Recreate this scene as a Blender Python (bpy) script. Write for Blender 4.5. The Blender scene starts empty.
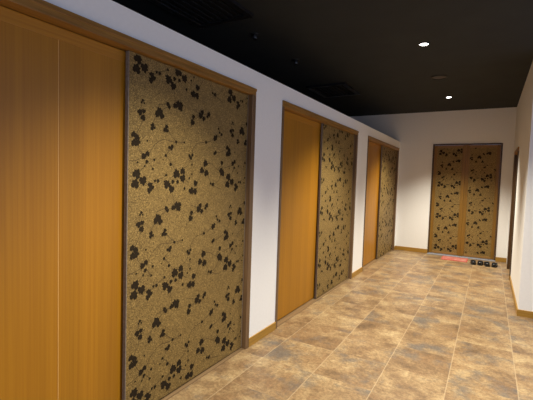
import bpy, bmesh, math, random
from mathutils import Vector, Matrix
random.seed(7)
C = bpy.context.scene.collection
sc = bpy.context.scene

# ------------------------------------------------------------------ materials
def new_mat(name):
    m = bpy.data.materials.new(name); m.use_nodes = True
    nt = m.node_tree
    return m, nt, nt.nodes['Principled BSDF']

def mapping(nt, scale, src='Object'):
    tc = nt.nodes.new('ShaderNodeTexCoord'); mp = nt.nodes.new('ShaderNodeMapping')
    mp.inputs['Scale'].default_value = scale
    nt.links.new(tc.outputs[src], mp.inputs['Vector'])
    return mp.outputs['Vector']

def noise(nt, vec, scale, detail=3, rough=.55, dist=0):
    n = nt.nodes.new('ShaderNodeTexNoise')
    n.inputs['Scale'].default_value = scale; n.inputs['Detail'].default_value = detail
    n.inputs['Roughness'].default_value = rough; n.inputs['Distortion'].default_value = dist
    nt.links.new(vec, n.inputs['Vector'])
    return n.outputs['Fac']

def ramp(nt, fac, stops):
    r = nt.nodes.new('ShaderNodeValToRGB')
    e = r.color_ramp.elements
    e[0].position, e[0].color = stops[0][0], (*stops[0][1], 1)
    e[1].position, e[1].color = stops[-1][0], (*stops[-1][1], 1)
    for p, c in stops[1:-1]:
        x = e.new(p); x.color = (*c, 1)
    nt.links.new(fac, r.inputs['Fac'])
    return r.outputs['Color']

def mix(nt, fac, a, b, mode='MIX'):
    m = nt.nodes.new('ShaderNodeMix'); m.data_type = 'RGBA'; m.blend_type = mode
    for sock, v in ((m.inputs[0], fac), (m.inputs[6], a), (m.inputs[7], b)):
        if hasattr(v, 'links'): nt.links.new(v, sock)
        elif isinstance(v, tuple): sock.default_value = (*v, 1) if len(v) == 3 else v
        else: sock.default_value = v
    return m.outputs[2]

def mth(nt, op, a, b=0.0):
    m = nt.nodes.new('ShaderNodeMath'); m.operation = op
    for sock, v in ((m.inputs[0], a), (m.inputs[1], b)):
        if hasattr(v, 'links'): nt.links.new(v, sock)
        else: sock.default_value = v
    return m.outputs[0]

def bump(nt, bsdf, h, strength, dist=.002):
    b = nt.nodes.new('ShaderNodeBump'); b.inputs['Strength'].default_value = strength
    b.inputs['Distance'].default_value = dist
    nt.links.new(h, b.inputs['Height']); nt.links.new(b.outputs['Normal'], bsdf.inputs['Normal'])

def plain(name, col, rough=.6, spec=.5, metal=0, var=.08, vscale=6):
    m, nt, b = new_mat(name)
    f = noise(nt, mapping(nt, (1, 1, 1)), vscale, 3)
    lo = tuple(c*(1-var) for c in col); hi = tuple(min(1, c*(1+var)) for c in col)
    nt.links.new(ramp(nt, f, [(.3, lo), (.7, hi)]), b.inputs['Base Color'])
    b.inputs['Roughness'].default_value = rough; b.inputs['Metallic'].default_value = metal
    b.inputs['Specular IOR Level'].default_value = spec
    return m

def wood(name, dark, light, grain, bands=None, rough=.38, spec=.4):
    """grain: scale of the fine streaks per axis; bands: scale of the broad veneer leaves"""
    m, nt, b = new_mat(name)
    f = noise(nt, mapping(nt, grain), 1.0, 4, .6, .25)
    col = ramp(nt, f, [(.28, dark), (.72, light)])
    if bands:
        g = noise(nt, mapping(nt, bands), 1.0, 1, .4)
        col = mix(nt, .8, col, ramp(nt, g, [(.32, (.80, .79, .76)), (.62, (1.0, 1.0, 1.0))]), 'MULTIPLY')
    nt.links.new(col, b.inputs['Base Color'])
    b.inputs['Roughness'].default_value = rough; b.inputs['Specular IOR Level'].default_value = spec
    bump(nt, b, f, .12, .001)
    return m

M = {}
M['wall'] = plain('white_plaster', (.875, .87, .865), .85, .2, 0, .015, 40)
M['ceiling'] = plain('black_ceiling_paint', (.0255, .0275, .0265), .8, .25, 0, .1, 3)
M['black'] = plain('black_metal', (.012, .012, .012), .55, .35)
M['black_gloss'] = plain('black_leather', (.012, .012, .014), .28, .55, 0, .2, 30)
M['insole'] = plain('highlight_grey_insole', (.30, .31, .33), .6, .3, 0, .2, 30)  # insole lightened to paint in the grey highlights on the shoes
M['sole'] = plain('black_rubber', (.010, .010, .010), .8, .2)
M['dull'] = plain('dull_brown_mesh', (.055, .048, .040), .7, .3)
M['edge'] = plain('grey_edge_strip', (.20, .165, .135), .6, .25, 0, .25, 60)
M['sill'] = plain('grey_sill_strip', (.27, .275, .31), .6, .3, 0, .12, 20)
M['seam'] = plain('pale_veneer_joint', (.62, .36, .13), .5, .3)
M['veneer'] = wood('orange_veneer', (.335, .135, .006), (.425, .188, .010), (14, 90, .9), (1, 5.5, .12))
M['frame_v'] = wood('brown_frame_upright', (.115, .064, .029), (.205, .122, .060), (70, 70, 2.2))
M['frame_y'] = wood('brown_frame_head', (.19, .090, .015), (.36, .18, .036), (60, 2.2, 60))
M['frame_x'] = wood('brown_frame_cross', (.14, .072, .020), (.25, .13, .038), (2.2, 60, 60))
M['stile'] = wood('honey_stile_wood', (.17, .083, .010), (.25, .128, .018), (60, 60, 1.8))
M['rail'] = wood('honey_rail_wood', (.22, .115, .030), (.31, .17, .05), (1.8, 60, 60))
M['base_y'] = wood('baseboard_wood_long', (.30, .155, .022), (.42, .23, .040), (60, 2, 60))
M['base_x'] = wood('baseboard_wood_cross', (.30, .155, .022), (.42, .23, .040), (2, 60, 60))
M['frame_d'] = wood('dark_shaded_frame', (.060, .033, .015), (.105, .060, .026), (70, 70, 2.2))  # darker frame wood; paints in the double door's shadowed casing edges
M['veneer_y'] = wood('orange_veneer_rail', (.33, .130, .009), (.44, .20, .016), (60, 1.6, 60))
M['track'] = wood('worn_brown_track', (.16, .10, .05), (.26, .165, .085), (60, 2, 60))
M['leaf'] = plain('dark_printed_leaf', (.026, .018, .010), .85, .08, 0, .4, 220)
M['vine'] = plain('dark_printed_vine', (.10, .064, .024), .7, .25, 0, .3, 90)

# gold woven cloth in sheets
m, nt, b = new_mat('gold_woven_cloth')
v = mapping(nt, (1, 1, 1))
fine = noise(nt, mapping(nt, (1, 1, 1.6)), 150, 2, .75)
mid = noise(nt, v, 38, 3, .6)
col = ramp(nt, fine, [(.34, (.085, .051, .013)), (.52, (.215, .138, .043)), (.68, (.47, .32, .108))])
col = mix(nt, .55, col, ramp(nt, mid, [(.3, (.72, .70, .66)), (.7, (1.12, 1.08, 1.0))]), 'MULTIPLY')
sep = nt.nodes.new('ShaderNodeSeparateXYZ'); nt.links.new(v, sep.inputs[0])
row = mth(nt, 'DIVIDE', mth(nt, 'SUBTRACT', sep.outputs['Z'], .025), .648)
cell = mth(nt, 'FLOOR', row)
fr = mth(nt, 'FRACT', row)
line = mth(nt, 'LESS_THAN', fr, .010)
wn = nt.nodes.new('ShaderNodeTexWhiteNoise'); wn.noise_dimensions = '1D'
nt.links.new(mth(nt, 'ADD', cell, 3.7), wn.inputs['W'])
tone = ramp(nt, wn.outputs['Value'], [(0, (.96, .96, .97)), (1, (1.03, 1.03, 1.01))])
col = mix(nt, 1.0, col, tone, 'MULTIPLY')
col = mix(nt, mth(nt, 'MULTIPLY', line, .18), col, (.08, .05, .02))
nt.links.new(col, b.inputs['Base Color'])
b.inputs['Roughness'].default_value = .55; b.inputs['Specular IOR Level'].default_value = .35
bump(nt, b, fine, .5, .002)
M['cloth'] = m

# stone-look floor tiles, 44 cm grid
m, nt, b = new_mat('stone_look_tiles')
T = .441
v = mapping(nt, (1, 1, 1))
sep = nt.nodes.new('ShaderNodeSeparateXYZ'); nt.links.new(v, sep.inputs[0])
gx = mth(nt, 'DIVIDE', mth(nt, 'SUBTRACT', sep.outputs['X'], .205), T)
gy = mth(nt, 'DIVIDE', mth(nt, 'SUBTRACT', sep.outputs['Y'], 3.04-7*T), T)
cmb = nt.nodes.new('ShaderNodeCombineXYZ')
nt.links.new(mth(nt, 'FLOOR', gx), cmb.inputs[0]); nt.links.new(mth(nt, 'FLOOR', gy), cmb.inputs[1])
wn = nt.nodes.new('ShaderNodeTexWhiteNoise'); wn.noise_dimensions = '3D'
nt.links.new(cmb.outputs[0], wn.inputs['Vector'])
sc_ = nt.nodes.new('ShaderNodeVectorMath'); sc_.operation = 'SCALE'; sc_.inputs['Scale'].default_value = 9
nt.links.new(wn.outputs['Color'], sc_.inputs[0])
ad = nt.nodes.new('ShaderNodeVectorMath'); ad.operation = 'ADD'
nt.links.new(v, ad.inputs[0]); nt.links.new(sc_.outputs[0], ad.inputs[1])
tv = ad.outputs[0]
big = noise(nt, tv, 3.2, 10, .74, .15)
col = ramp(nt, big, [(.33, (.115, .070, .037)), (.44, (.205, .125, .062)), (.54, (.305, .202, .101)), (.68, (.43, .315, .17))])
rust = noise(nt, tv, 2.6, 8, .7, .15)
col = mix(nt, ramp(nt, rust, [(.49, (0, 0, 0)), (.64, (.65, .65, .65))]), col, (.21, .118, .056))
ad2 = nt.nodes.new('ShaderNodeVectorMath'); ad2.operation = 'ADD'; ad2.inputs[1].default_value = (4.1, 7.7, 1.3)
nt.links.new(tv, ad2.inputs[0])
blue = noise(nt, ad2.outputs[0], 3.0, 9, .70, .1)
col = mix(nt, ramp(nt, blue, [(.51, (0, 0, 0)), (.65, (.75, .75, .75))]), col, (.105, .096, .088))
grit = noise(nt, v, 42, 8, .85)
col = mix(nt, 1.0, col, ramp(nt, grit, [(.36, (.58, .58, .58)), (.64, (1.40, 1.40, 1.40))]), 'MULTIPLY')
def gl(g, w):
    f = mth(nt, 'FRACT', g)
    return mth(nt, 'MAXIMUM', mth(nt, 'LESS_THAN', f, w), mth(nt, 'GREATER_THAN', f, 1-w))
g1 = mth(nt, 'MULTIPLY', gl(gx, .008), .38); g2 = mth(nt, 'MULTIPLY', gl(gy, .006), .15)
col = mix(nt, mth(nt, 'MAXIMUM', g1, g2), col, (.52, .39, .235))
nt.links.new(col, b.inputs['Base Color'])
b.inputs['Roughness'].default_value = .42; b.inputs['Specular IOR Level'].default_value = .4
bump(nt, b, mix(nt, .5, grit, big), .25, .002)
M['floor'] = m

# red doormat
m, nt, b = new_mat('salmon_red_pile')
f = noise(nt, mapping(nt, (1, 1, 1)), 130, 2, .7)
g = noise(nt, mapping(nt, (1, 1.6, 1)), 9, 3, .6)
col = ramp(nt, f, [(.3, (.30, .075, .055)), (.7, (.48, .14, .105))])
col = mix(nt, ramp(nt, g, [(.50, (0, 0, 0)), (.66, (.65, .65, .65))]), col, (.60, .33, .26))
nt.links.new(col, b.inputs['Base Color']); b.inputs['Roughness'].default_value = .95
bump(nt, b, f, .8, .004)
M['mat'] = m
M['mat_edge'] = plain('red_mat_binding', (.50, .10, .075), .9, .1, 0, .2, 60)

m, nt, b = new_mat('lit_lamp_lens')
b.inputs['Base Color'].default_value = (1, 1, 1, 1)
b.inputs['Emission Color'].default_value = (1, .96, .90, 1); b.inputs['Emission Strength'].default_value = 14
M['lens'] = m
M['dead_lens'] = plain('unlit_grille', (.075, .063, .050), .6, .3)

# ------------------------------------------------------------------ builders
def box(bm, x0, x1, y0, y1, z0, z1, mi=0, bev=0):
    r = bmesh.ops.create_cube(bm, size=1)
    vs = r['verts']
    for w in vs:
        w.co = Vector(((x0+x1)/2 + w.co.x*(x1-x0), (y0+y1)/2 + w.co.y*(y1-y0), (z0+z1)/2 + w.co.z*(z1-z0)))
    fs = {f for w in vs for f in w.link_faces}
    for f in fs: f.material_index = mi
    if bev:
        es = list({e for f in fs for e in f.edges})
        bmesh.ops.bevel(bm, geom=es, offset=bev, segments=2, profile=.6, affect='EDGES')
    return bm

def lathe(bm, prof, n=32, mi=0):
    rings = []
    for r, z in prof:
        if r < 1e-6: rings.append([bm.verts.new((0, 0, z))])
        else: rings.append([bm.verts.new((r*math.cos(2*math.pi*k/n), r*math.sin(2*math.pi*k/n), z)) for k in range(n)])
    for a, c in zip(rings, rings[1:]):
        for k in range(n):
            k2 = (k+1) % n
            if len(a) == 1 and len(c) == 1: continue
            if len(a) == 1: f = bm.faces.new((a[0], c[k], c[k2]))
            elif len(c) == 1: f = bm.faces.new((a[k], a[k2], c[0]))
            else: f = bm.faces.new((a[k], a[k2], c[k2], c[k]))
            f.material_index = mi; f.smooth = True
    return bm

def obj(name, bm, mats, parent=None, loc=(0, 0, 0)):
    me = bpy.data.meshes.new(name)
    bmesh.ops.recalc_face_normals(bm, faces=bm.faces[:])
    bm.to_mesh(me); bm.free()
    for x in (mats if isinstance(mats, (list, tuple)) else [mats]): me.materials.append(x)
    o = bpy.data.objects.new(name, me); C.objects.link(o)
    o.location = loc
    if parent: o.parent = parent
    return o

def tag(o, label, cat, group=None):
    o['label'] = label; o['category'] = cat
    if group: o['group'] = group
    return o

def thing(name, label, cat, loc=(0, 0, 0), group=None, rz=0):
    o = bpy.data.objects.new(name, None); o.empty_display_size = .1
    C.objects.link(o); o.location = loc; o.rotation_euler = (0, 0, rz)
    return tag(o, label, cat, group)

def struct(name, bm, mats, parent=None, loc=(0, 0, 0)):
    o = obj(name, bm, mats, parent, loc)
    if not parent: o['kind'] = 'structure'
    return o

def B(*boxes, bev=0):
    bm = bmesh.new()
    for b_ in boxes: box(bm, *b_, bev=bev)
    return bm
LEAVES= [(0.067, 1.457, 0.022), (0.057, 1.4, 0.022), (0.113, 1.415, 0.021), (0.168, 1.392, 0.014), (0.182, 1.376, 0.013), (0.161, 1.36, 0.014), (0.229, 1.416, 0.009), (0.205, 1.416, 0.007), (0.386, 1.466, 0.023), (0.443, 1.485, 0.018), (0.445, 1.434, 0.02), (0.304, 1.398, 0.021), (0.343, 1.364, 0.019), (0.353, 1.414, 0.011), (0.396, 1.414, 0.01), (0.295, 1.454, 0.007), (0.283, 1.413, 0.006), (0.508, 1.439, 0.006), (0.464, 1.369, 0.008), (0.332, 1.521, 0.009), (0.138, 1.529, 0.009), (0.123, 1.502, 0.005), (0.391, 1.262, 0.018), (0.411, 1.242, 0.016), (0.362, 1.248, 0.014), (0.416, 1.265, 0.014), (0.299, 1.247, 0.011), (0.313, 1.228, 0.01), (0.103, 1.231, 0.007), (0.092, 1.218, 0.005), (0.114, 1.216, 0.005), (0.231, 1.192, 0.019), (0.214, 1.169, 0.015), (0.251, 1.166, 0.015), (0.084, 1.162, 0.014), (0.111, 1.169, 0.011), (0.107, 1.134, 0.014), (0.18, 1.099, 0.011), (0.176, 1.078, 0.009), (0.195, 1.085, 0.007), (0.292, 1.106, 0.011), (0.278, 1.085, 0.011), (0.298, 1.081, 0.01), (0.378, 1.019, 0.008), (0.344, 0.99, 0.01), (0.318, 0.979, 0.008), (0.337, 0.976, 0.01), (0.453, 1.025, 0.006), (0.14, 1.005, 0.005), (0.041, 1.031, 0.014), (0.065, 1.016, 0.014), (0.044, 0.984, 0.016), (0.07, 0.989, 0.014), (0.142, 0.929, 0.013), (0.115, 0.91, 0.014), (0.142, 0.892, 0.015), (0.126, 0.917, 0.009), (0.196, 0.895, 0.007), (0.289, 0.929, 0.008), (0.269, 0.9, 0.004), (0.43, 0.848, 0.018), (0.378, 0.832, 0.02), (0.423, 0.799, 0.02), (0.389, 0.794, 0.016), (0.334, 0.889, 0.006), (0.505, 0.941, 0.008), (0.185, 0.842, 0.006), (0.15, 0.858, 0.007), (0.304, 0.817, 0.008), (0.289, 0.801, 0.006), (0.071, 0.874, 0.005), (0.671, 1.548, 0.019), (0.634, 1.494, 0.017), (0.683, 1.481, 0.019), (0.531, 1.531, 0.006), (0.533, 1.464, 0.006), (0.862, 1.558, 0.013), (0.872, 1.486, 0.02), (0.857, 1.502, 0.018), (0.761, 1.396, 0.011), (0.733, 1.404, 0.007), (0.571, 1.403, 0.016), (0.53, 1.352, 0.018), (0.567, 1.352, 0.017), (0.626, 1.248, 0.013), (0.608, 1.221, 0.017), (0.641, 1.209, 0.013), (0.698, 1.245, 0.013), (0.682, 1.228, 0.009), (0.535, 1.205, 0.012), (0.527, 1.164, 0.016), (0.812, 1.159, 0.007), (0.85, 1.122, 0.009), (0.824, 1.131, 0.007), (0.773, 1.086, 0.016), (0.79, 1.1, 0.009), (0.672, 1.046, 0.009), (0.784, 0.982, 0.011), (0.77, 0.975, 0.009), (0.519, 0.928, 0.01), (0.534, 0.947, 0.008), (0.504, 0.941, 0.008), (0.66, 0.911, 0.017), (0.684, 0.903, 0.015), (0.63, 0.858, 0.017), (0.686, 0.831, 0.02), (0.647, 0.833, 0.013), (0.861, 0.848, 0.019), (0.87, 0.898, 0.009), (0.854, 0.831, 0.014), (0.75, 0.741, 0.011), (0.733, 0.758, 0.009), (0.57, 0.756, 0.015), (0.555, 0.744, 0.013)]
VINES= [[(0.138, 1.538), (0.116, 1.493), (0.073, 1.462)], [(0.113, 1.415), (0.168, 1.392), (0.221, 1.423), (0.26, 1.435), (0.3, 1.454)], [(0.386, 1.466), (0.334, 1.436), (0.304, 1.398)], [(0.343, 1.364), (0.355, 1.322), (0.367, 1.267)], [(0.391, 1.253), (0.325, 1.237), (0.275, 1.215), (0.231, 1.186)], [(0.231, 1.186), (0.191, 1.135), (0.18, 1.094)], [(0.299, 1.247), (0.225, 1.229)], [(0.107, 1.134), (0.09, 1.083), (0.069, 1.05), (0.048, 1.001)], [(0.012, 0.877), (0.071, 0.888), (0.119, 0.907), (0.155, 0.933), (0.201, 0.987), (0.266, 1.024), (0.33, 1.019), (0.378, 1.019), (0.453, 1.025)], [(0.084, 1.162), (0.101, 1.226)], [(0.293, 1.096), (0.343, 1.049), (0.384, 1.024)], [(0.286, 0.93), (0.334, 0.889), (0.378, 0.832)], [(0.07, 0.983), (0.088, 0.942), (0.119, 0.915)], [(0.445, 1.434), (0.509, 1.409)], [(0.43, 0.848), (0.486, 0.872), (0.517, 0.918)], [(0.142, 0.892), (0.185, 0.842)], [(0.337, 0.976), (0.294, 0.932)], [(0.53, 1.551), (0.534, 1.44)], [(0.671, 1.544), (0.657, 1.484)], [(0.744, 1.4), (0.815, 1.374), (0.87, 1.36)], [(0.524, 1.257), (0.608, 1.236), (0.698, 1.249)], [(0.608, 1.221), (0.536, 1.184)], [(0.805, 1.166), (0.843, 1.118), (0.779, 1.09)], [(0.779, 1.09), (0.722, 1.062), (0.672, 1.041)], [(0.525, 0.948), (0.547, 0.997), (0.592, 1.033), (0.672, 1.046)], [(0.777, 0.978), (0.848, 0.992), (0.903, 1.014)], [(0.661, 0.885), (0.728, 0.901), (0.799, 0.867), (0.861, 0.841)], [(0.87, 0.898), (0.817, 0.864)], [(0.686, 0.831), (0.75, 0.748)], [(0.865, 1.486), (0.824, 1.423), (0.761, 1.396)], [(0.566, 1.379), (0.611, 1.441), (0.634, 1.488)], [(0.861, 0.841), (0.913, 0.786)]]

# ------------------------------------------------------------------ vine print
PY, PZ = .885, .648
# the same repeat traced twice at its upper and lower end: keep one of each leaf
_k = []
for u_, w_, r_ in LEAVES:
    if not any(abs(u_-p[0]) < .035 and abs(abs(w_-p[1])-PZ) < .025 for p in _k):
        _k.append((u_, w_, r_))
LEAVES = _k
LEAFSHAPE = [(0, -.62), (.30, -.92), (.74, -.80), (.98, -.22), (.72, -.02), (.86, .42), (.42, .52), (.06, 1.08),
             (-.42, .52), (-.86, .42), (-.72, -.02), (-.98, -.22), (-.74, -.80), (-.30, -.92)]

def smooth_line(P, n=5):
    out = []
    Q = [P[0]] + list(P) + [P[-1]]
    for i in range(1, len(Q)-2):
        p0, p1, p2, p3 = [Vector((*q, 0)) for q in Q[i-1:i+3]]
        for k in range(n):
            t = k/n
            out.append(.5*((2*p1) + (p2-p0)*t + (2*p0-5*p1+4*p2-p3)*t*t + (3*p1-p0-3*p2+p3)*t**3))
    out.append(Vector((*P[-1], 0)))
    return out

def vine_print(bm, put, u0, u1, w0, w1, du=0, dw=0):
    """leaves and stems of the repeat laid over the rectangle u0..u1 x w0..w1; put(u, w, lift) gives the 3D point"""
    rnd = random.Random(3)
    angs = [rnd.uniform(-.9, .9) + (math.pi if rnd.random() < .35 else 0) for _ in LEAVES]
    cl = lambda u, w: (min(max(u, u0), u1), min(max(w, w0), w1))
    for i in range(-2, int((u1-u0)/PY)+3):
        for j in range(-3, 5):
            ou, ow = i*PY + du, j*PZ + dw
            for q_, ((lu, lw, r), a) in enumerate(zip(LEAVES, angs)):
                cu, cw = lu+ou, lw+ow
                if not (u0+.3*r < cu < u1-.3*r and w0+.3*r < cw < w1-.3*r): continue
                r *= 1.40
                ca, sa = math.cos(a), math.sin(a)
                vs = [bm.verts.new(put(*cl(cu + r*(x*ca - y*sa), cw + r*(x*sa + y*ca)), .0009 + .00002*q_)) for x, y in LEAFSHAPE]
                try:
                    f = bm.faces.new(vs); f.material_index = 1
                except ValueError: pass
            for P in VINES:
                L = [(p.x+ou, p.y+ow) for p in smooth_line(P)]
                for (a0, b0), (a1, b1) in zip(L, L[1:]):
                    if not all(u0 < q < u1 for q in (a0, a1)) or not all(w0 < q < w1 for q in (b0, b1)): continue
                    d = Vector((a1-a0, b1-b0)); 
                    if d.length < 1e-5: continue
                    n = Vector((-d.y, d.x)).normalized()*.0021
                    vs = [bm.verts.new(put(a+s*n.x, c+s*n.y, .0006)) for a, c, s in ((a0, b0, 1), (a1, b1, 1), (a1, b1, -1), (a0, b0, -1))]
                    f = bm.faces.new(vs); f.material_index = 2
    return bm

# ------------------------------------------------------------------ setting
HC = 2.937; HT = 2.337; YB = 8.529; XR = 2.069; YN = 5.078
struct('floor', B((-4.2, 4.4, -3.2, YB+.15, -.12, 0)), M['floor'])
struct('ceiling', B((-4.2, 4.4, -3.2, YB+.15, HC, HC+.12)), M['ceiling'])
DOORS = [(.330, 2.690), (3.163, 5.516), (6.057, 8.424)]     # outer edges of the three sliding-door frames
ZH = 2.189
bm = bmesh.new()
ys = [-3.2] + [q for d in DOORS for q in d] + [YB]
for k in range(0, len(ys), 2): box(bm, -.13, 0, ys[k]+(.0 if k == 0 else -.012), ys[k+1]+(.012 if k < 6 else 0), 0, HT)
for a, c in DOORS: box(bm, -.13, 0, a+.012, c-.012, ZH-.012, HT)
struct('wall_left', bm, M['wall'])
XD0, XD1, ZD = .662, 1.887, 2.2745
bm = bmesh.new()
box(bm, -4.2, XD0+.012, YB, YB+.15, 0, HC); box(bm, XD1-.012, 2.30, YB, YB+.15, 0, HC)
box(bm, XD0+.012, XD1-.012, YB, YB+.15, ZD-.012, HC)
struct('wall_back', bm, M['wall'])
YR0, YR1, ZR = 6.93, 7.93, 2.06
bm = bmesh.new()
box(bm, XR, 2.30, YN, YR0+.012, 0, HC); box(bm, XR, 2.30, YR1-.012, YB, 0, HC); box(bm, XR, 2.30, YR0+.012, YR1-.012, ZR-.012, HC)
box(bm, 2.30, 4.4, YN, YN+.2, 0, HC)
struct('wall_right', bm, M['wall'])
struct('wall_left_light_block', B((-4.2, -4.05, -3.2, YB, 0, HC), (-4.05, -.13, -3.2, -3.05, 0, HC)), M['wall'])  # unseen walls added to keep world light out behind the partition
bb = .075
struct('baseboard_left', B((0, .012, 2.690, 3.163, 0, bb), bev=.002), M['base_y'])
struct('baseboard_left', B((0, .012, 5.516, 6.057, 0, bb), bev=.002), M['base_y'])
struct('baseboard_left', B((0, .012, 8.424, YB, 0, bb), bev=.002), M['base_y'])
struct('baseboard_left', B((0, .012, -3.2, .330, 0, bb), bev=.002), M['base_y'])
struct('baseboard_back', B((.012, XD0, YB-.012, YB, 0, bb+.01), bev=.002), M['base_x'])
struct('baseboard_back', B((XD1, XR, YB-.012, YB, 0, bb+.01), bev=.002), M['base_x'])
struct('baseboard_right', B((XR-.012, XR, YN, YR0, 0, bb), bev=.002), M['base_y'])
struct('baseboard_right', B((XR-.012, 4.4, YN-.012, YN, 0, bb), bev=.002), M['base_x'])

# ------------------------------------------------------------------ sliding doors along the left wall
CW = .055                                                   # width of the frame members
def door_frame(k, a, c):
    e = bpy.data.objects.new('door_%d' % k, None); C.objects.link(e); e.location = (0, a, 0); e['kind'] = 'structure'
    w = c-a
    for y0, y1 in ((0, .032), (w-CW, w)):
        obj('jamb', B((-.125, .010, y0, y1, 0, ZH-CW), bev=.003), M['frame_v'], e)
    bm = B((-.125, .010, 0, w, ZH-CW, ZH), bev=.003)
    obj('head', bm, M['frame_y'], e)
    obj('head_lip', B((.010, .016, 0, w, ZH-.022, ZH), bev=.002), M['frame_y'], e)
    obj('floor_track', B((-.125, -.004, CW-.023, w-CW, 0, .006)), M['track'], e)
    return e
for k, (a, c) in enumerate(DOORS): door_frame(k+1, a, c)

def wood_leaf(a, w, label, seams):
    z0, z1 = .016, ZH-CW-.004
    t = thing('sliding_door', label, 'door', (-.083, a, 0), 'plain wooden sliding doors')
    # origin in the middle of the leaf's thickness
    bm = bmesh.new(); box(bm, -.0165, .0165, 0, w, z0, z1-.058)
    p = obj('panel', bm, M['veneer'], t)
    obj('top_rail', B((-.0165, .0185, 0, w, z1-.058, z1), bev=.0015), M['veneer_y'], t)
    for s in seams: obj('joint_strip', B((.0165, .0172, s-.0013, s+.0013, z0, z1-.058)), M['seam'], t)
    return t

def patterned_leaf(a, w, label, du=0, dw=0):
    z0, z1 = .016, ZH-CW-.004
    t = thing('sliding_door', label, 'door', (-.042, a, 0), 'vine-patterned sliding doors')
    bm = bmesh.new(); box(bm, -.011, .011, .006, w-.006, z0, z1)
    vine_print(bm, lambda u, q, h: (.011+h, u, q), .010, w-.010, z0+.01, z1-.006, du, dw)
    obj('patterned_panel', bm, [M['cloth'], M['leaf'], M['vine']], t)
    for y0 in (0, w-.006):
        obj('edge_strip', B((-.012, .0125, y0, y0+.006, z0, z1), bev=.001), M['edge'], t)
    return t

offs = [(1.104, 0), (1.085, 0), (1.090, 0)]
pos = ['nearest', 'middle', 'farthest']
place = ['at the left edge of the photo, in the nearest doorway',
         'in the middle doorway of the left wall, between two white wall strips',
         'in the farthest doorway of the left wall, near the back corner']
placep = ['nearest and largest vine-patterned sliding door, dark leaves on gold cloth, on the left wall',
          'middle vine-patterned sliding door of the left wall, dark leaves on gold cloth',
          'farthest vine-patterned sliding door of the left wall, beside the back corner']
sm = [[.70], [], [.57]]
for k, (a, c) in enumerate(DOORS):
    wood_leaf(a+.033, offs[k][0]-.033+.05, 'plain orange wooden sliding door ' + place[k], sm[k])
    patterned_leaf(a+offs[k][0], c-CW-(a+offs[k][0]), placep[k], [0, .28, .50][k], [0, .22, -.15][k])

# ------------------------------------------------------------------ double door in the back wall
e = bpy.data.objects.new('door_4', None); C.objects.link(e); e.location = (XD0, YB, 0); e['kind'] = 'structure'
W4 = XD1-XD0; fw = .026
for x0 in (0, W4-fw): obj('jamb', B((x0, x0+fw, -.012, .14, 0, ZD-fw), bev=.002), M['frame_d'], e)
obj('head', B((0, W4, -.012, .14, ZD-fw, ZD), bev=.002), M['frame_d'], e)
obj('gap_light_stop', B((W4/2-.04, W4/2+.04, .062, .10, 0, ZD-fw)), M['stile'], e)  # unseen strip added behind the leaves to stop light through their gap
def back_leaf(x0, w, label, du, dw, inner):
    z0, z1 = .022, ZD-fw-.004
    t = thing('patterned_door', label, 'door', (x0, YB+.034, 0), 'double doors in the back wall')
    sl, sr = (.058, .064) if inner == 'r' else (.064, .058)
    th = .02
    for s0, s1 in ((0, sl), (w-sr, w)): obj('stile', B((s0, s1, -th, th, z0, z1), bev=.003), M['stile'], t)
    obj('rail', B((sl, w-sr, -th, th, z0, z0+.045), bev=.003), M['rail'], t)
    obj('rail', B((sl, w-sr, -th, th, z1-.048, z1), bev=.003), M['rail'], t)
    bm = bmesh.new(); box(bm, sl-.008, w-sr+.008, -.009, .009, z0+.037, z1-.04)
    vine_print(bm, lambda u, q, h: (u, -.009-h, q), sl+.004, w-sr-.004, z0+.05, z1-.052, du, dw)
    obj('patterned_panel', bm, [M['cloth'], M['leaf'], M['vine']], t)
wl = (W4-2*fw)/2-.0015
back_leaf(XD0+fw+.001, wl, 'left leaf of the wood-framed vine-patterned double door in the back wall', .06, .03, 'r')
back_leaf(XD0+fw+wl+.002, wl, 'right leaf of the wood-framed vine-patterned double door, with dark shoes in front', .0, .18, 'l')
struct('trim_1', B((XD0+.002, XD1-.002, YB-.085, YB+.14, 0, .014), bev=.003), M['sill'])

# door in the right wall, seen edge on
e = bpy.data.objects.new('door_5', None); C.objects.link(e); e.location = (XR, YR0, 0); e['kind'] = 'structure'
wr = YR1-YR0
for y0 in (0, wr-.06): obj('jamb', B((-.016, .12, y0, y0+.06, 0, ZR-.06), bev=.003), M['frame_d'], e)
obj('head', B((-.016, .12, 0, wr, ZR-.06, ZR), bev=.003), M['frame_y'], e)
obj('door_panel', B((.03, .07, .062, wr-.062, .01, ZR-.062)), M['veneer'], e)

# ------------------------------------------------------------------ mat and shoes
t = thing('doormat', 'small salmon red doormat on the floor before the back double door', 'mat', (1.20, 8.215, 0))
bm = bmesh.new(); box(bm, -.212, .212, -.185, .185, .0, .011, bev=.004); obj('pile', bm, M['mat'], t)
obj('binding', B((-.225, -.212, -.2, .2, 0, .009), (.212, .225, -.2, .2, 0, .009), (-.212, .212, -.2, -.185, 0, .009), (-.212, .212, .185, .2, 0, .009)), M['mat_edge'], t)

def shoe_loft(bm, secs, n=14, mi=0):
    """secs: (y, half width, z bottom, z top, x shift); closed tapering body"""
    rings = []
    for y, hw, zb, zt, xs in secs:
        R_ = []
        hw *= 1.13
        for k in range(n):
            a = 2*math.pi*k/n
            ca, sa = math.cos(a), math.sin(a)
            x = xs + hw*math.copysign(abs(ca)**.7, ca)
            z = (zb+zt)/2 + (zt-zb)/2*math.copysign(abs(sa)**.8, sa)
            R_.append(bm.verts.new((x, y, z)))
        rings.append(R_)
    for a, c in zip(rings, rings[1:]):
        for k in range(n):
            f = bm.faces.new((a[k], a[(k+1) % n], c[(k+1) % n], c[k])); f.smooth = True; f.material_index = mi
    for r_ in (rings[0], rings[-1]):
        f = bm.faces.new(r_); f.material_index = mi
    return bm

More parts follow.
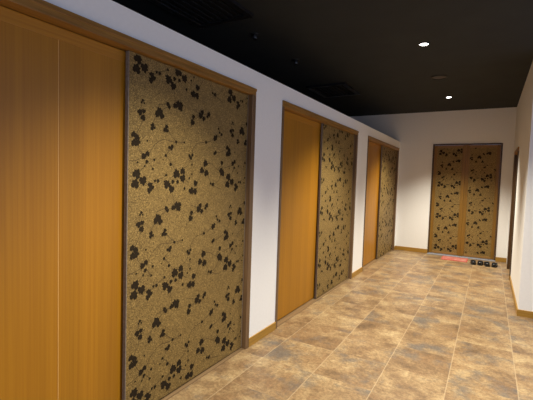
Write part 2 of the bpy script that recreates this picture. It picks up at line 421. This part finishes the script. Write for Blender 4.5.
def shoe(x, y, rz, side, label):
    """black slip-on, heel at -y and toe at +y"""
    t = thing('shoe', label, 'shoe', (x, y, 0), 'dark shoes before the back door', rz)
    t.scale = (1.03, 1, .80)
    s = side
    bm = bmesh.new()
    shoe_loft(bm, [(-.135, .022, 0, .020, 0), (-.125, .033, 0, .024, 0), (-.08, .036, 0, .023, 0), (0, .034, 0, .019, .004*s), (.06, .043, 0, .017, .006*s), (.11, .036, 0, .017, .004*s), (.135, .020, .002, .017, .002*s)])
    obj('sole', bm, M['sole'], t)
    bm = bmesh.new()
    shoe_loft(bm, [(-.01, .033, .016, .080, .003*s), (.02, .037, .014, .083, .004*s), (.06, .042, .013, .066, .006*s), (.10, .037, .013, .050, .004*s), (.125, .026, .013, .038, .002*s), (.134, .012, .015, .026, .002*s)])
    obj('vamp', bm, M['black_gloss'], t)
    # heel cup: an open U wall round the back of the foot
    bm = bmesh.new(); n = 12; out = []
    for k in range(n+1):
        a = math.pi*(1 + k/n)
        cx_, cy_ = math.cos(a), math.sin(a)
        yb = -.075 + .052*cy_ if True else 0
        col_ = []
        for r_, z in ((1, .018), (1.0, .055 + .022*(-cy_)), (.82, .055 + .022*(-cy_)), (.84, .020)):
            col_.append(bm.verts.new((.039*cx_*r_, -.075 + .055*cy_*r_, z)))
        out.append(col_)
    for sg in (0, 1):                                       # run the wall forward to the vamp
        src = out[0] if sg == 0 else out[-1]
        nv = [bm.verts.new((v_.co.x + .003*s, .004, v_.co.z + (.018 if i in (1, 2) else 0))) for i, v_ in enumerate(src)]
        if sg == 0: out.insert(0, nv)
        else: out.append(nv)
    for a, c in zip(out, out[1:]):
        for i in range(4):
            f = bm.faces.new((a[i], a[(i+1) % 4], c[(i+1) % 4], c[i])); f.smooth = True
    bm.faces.new(out[0]); bm.faces.new(out[-1])
    obj('heel_counter', bm, M['black_gloss'], t)
    bm = bmesh.new()
    shoe_loft(bm, [(-.122, .022, .020, .026, 0), (-.08, .029, .020, .027, 0), (-.01, .029, .017, .024, .003*s)])
    obj('insole', bm, M['insole'], t)
    return t
SH = [(1.530, 7.985, .03, -1, 'leftmost of the dark shoes before the back double door, beside the red mat'),
      (1.638, 7.995, -.03, 1, 'second dark shoe from the red mat before the back double door'),
      (1.752, 7.975, .03, -1, 'third dark shoe from the red mat before the back double door'),
      (1.864, 7.985, -.04, 1, 'rightmost of the dark shoes before the back double door, farthest from the red mat')]
for q in SH: shoe(*q)

# ------------------------------------------------------------------ ceiling fittings
def downlight(y, label, x=1.03, power=0):
    t = thing('downlight', label, 'light', (x, y, HC), 'lit ceiling downlights')
    bm = bmesh.new()
    lathe(bm, [(.058, 0), (.058, -.006), (.053, -.009), (.045, -.008), (.043, -.001), (.043, 0)])
    obj('trim_ring', bm, M['black'], t)
    bm = bmesh.new(); lathe(bm, [(.043, -.001), (.035, -.006), (.018, -.010), (0, -.011)])
    obj('lens', bm, M['lens'], t)
    return t
LY = [-1.23, 1.58, 4.383, 7.187]
lab = ['lit recessed ceiling downlight behind the viewer', 'lit recessed ceiling downlight over the nearest doorway',
       'nearer and larger of the two lit ceiling downlights', 'farther and smaller lit ceiling downlight, close to the back wall']
for y, l in zip(LY, lab): downlight(y, l)
downlight(2.95, 'lit recessed ceiling downlight in the side passage on the right', 3.25)
t = thing('ceiling_speaker', 'dull brown unlit round ceiling fitting midway between the two lit downlights', 'ceiling fitting', (1.028, 5.80, HC))
bm = bmesh.new(); lathe(bm, [(.112, 0), (.110, -.010), (.098, -.014), (.092, -.010), (.092, 0)]); obj('rim', bm, M['black'], t)
bm = bmesh.new(); lathe(bm, [(.092, -.004), (.05, -.010), (0, -.012)]); obj('grille', bm, M['dead_lens'], t)
for (x, y), l in zip([(-.456, 3.362), (-.447, 4.304)], ['nearer of two small black ceiling spotlights over the white partition', 'farther of two small black ceiling spotlights over the white partition']):
    t = thing('spotlight', l, 'light', (x, y, HC), 'small black ceiling spotlights')
    bm = bmesh.new(); lathe(bm, [(.045, 0), (.045, -.008), (.0, -.008)]); obj('base', bm, M['black'], t)
    bm = bmesh.new(); lathe(bm, [(.026, -.008), (.030, -.05), (.026, -.055), (.022, -.045), (0, -.045)]); obj('lamp_head', bm, M['black_gloss'], t)
for (x, y, wx, wy), l in zip([(-.52, 2.60, .62, .70), (-.56, 5.94, .64, .78)], ['black slatted ceiling vent above the nearest doorway, at the top edge of the photo', 'black slatted ceiling vent above the middle doorway']):
    t = thing('ceiling_vent', l, 'vent', (x, y, HC), 'black ceiling vents')
    a, c = wx/2, wy/2
    obj('frame', B((-a, a, -c, -c+.06, -.03, 0), (-a, a, c-.06, c, -.03, 0), (-a, -a+.06, -c+.06, c-.06, -.03, 0), (a-.06, a, -c+.06, c-.06, -.03, 0), bev=.004), M['black_gloss'], t)
    bm = bmesh.new(); n = 7
    for k in range(n):
        x0 = -a+.07 + k*(2*a-.14)/n
        box(bm, x0, x0+.035, -c+.06, c-.06, -.022, -.010)
    obj('slats', bm, M['black'], t)

# ------------------------------------------------------------------ light
def spot(x, y, e, ang=100, blend=1.0, col=(1, .935, .77)):
    L = bpy.data.lights.new('downlight_beam', 'SPOT'); L.energy = e; L.spot_size = math.radians(ang); L.spot_blend = blend
    L.color = col; L.shadow_soft_size = .05
    o = bpy.data.objects.new('downlight_beam', L); C.objects.link(o); o.location = (x, y, HC-.03)
for y, e in zip(LY, (560, 520, 620, 640)): spot(1.03, y, e)
spot(3.25, 2.95, 420)
w = bpy.data.worlds.new('World'); sc.world = w; w.use_nodes = True
bg = w.node_tree.nodes['Background']; bg.inputs[0].default_value = (.60, .71, 1.0, 1); bg.inputs[1].default_value = .82

# ------------------------------------------------------------------ camera
yaw, pitch, roll, f = -.5309, -.0556, .0317, 379.2332
cy, sy, cp, sp, cr, sr = math.cos(yaw), math.sin(yaw), math.cos(pitch), math.sin(pitch), math.cos(roll), math.sin(roll)
fwd = Vector((sy*cp, cy*cp, sp)); up = Vector((-sy*sp, -cy*sp, cp)); right = Vector((cy, -sy, 0))
r3 = right*cr + up*sr; u3 = -right*sr + up*cr
cam = bpy.data.cameras.new('camera'); co = bpy.data.objects.new('camera', cam); C.objects.link(co)
co.matrix_world = Matrix(((r3.x, u3.x, -fwd.x, 1.7189), (r3.y, u3.y, -fwd.y, 0), (r3.z, u3.z, -fwd.z, 1.45), (0, 0, 0, 1)))
cam.sensor_fit = 'HORIZONTAL'; cam.sensor_width = 36; cam.lens = f*36/533; cam.clip_start = .05
sc.camera = co
vs = sc.view_settings
vs.view_transform = 'Standard'; vs.look = 'None'; vs.gamma = 1; vs.exposure = .08; vs.use_curve_mapping = False
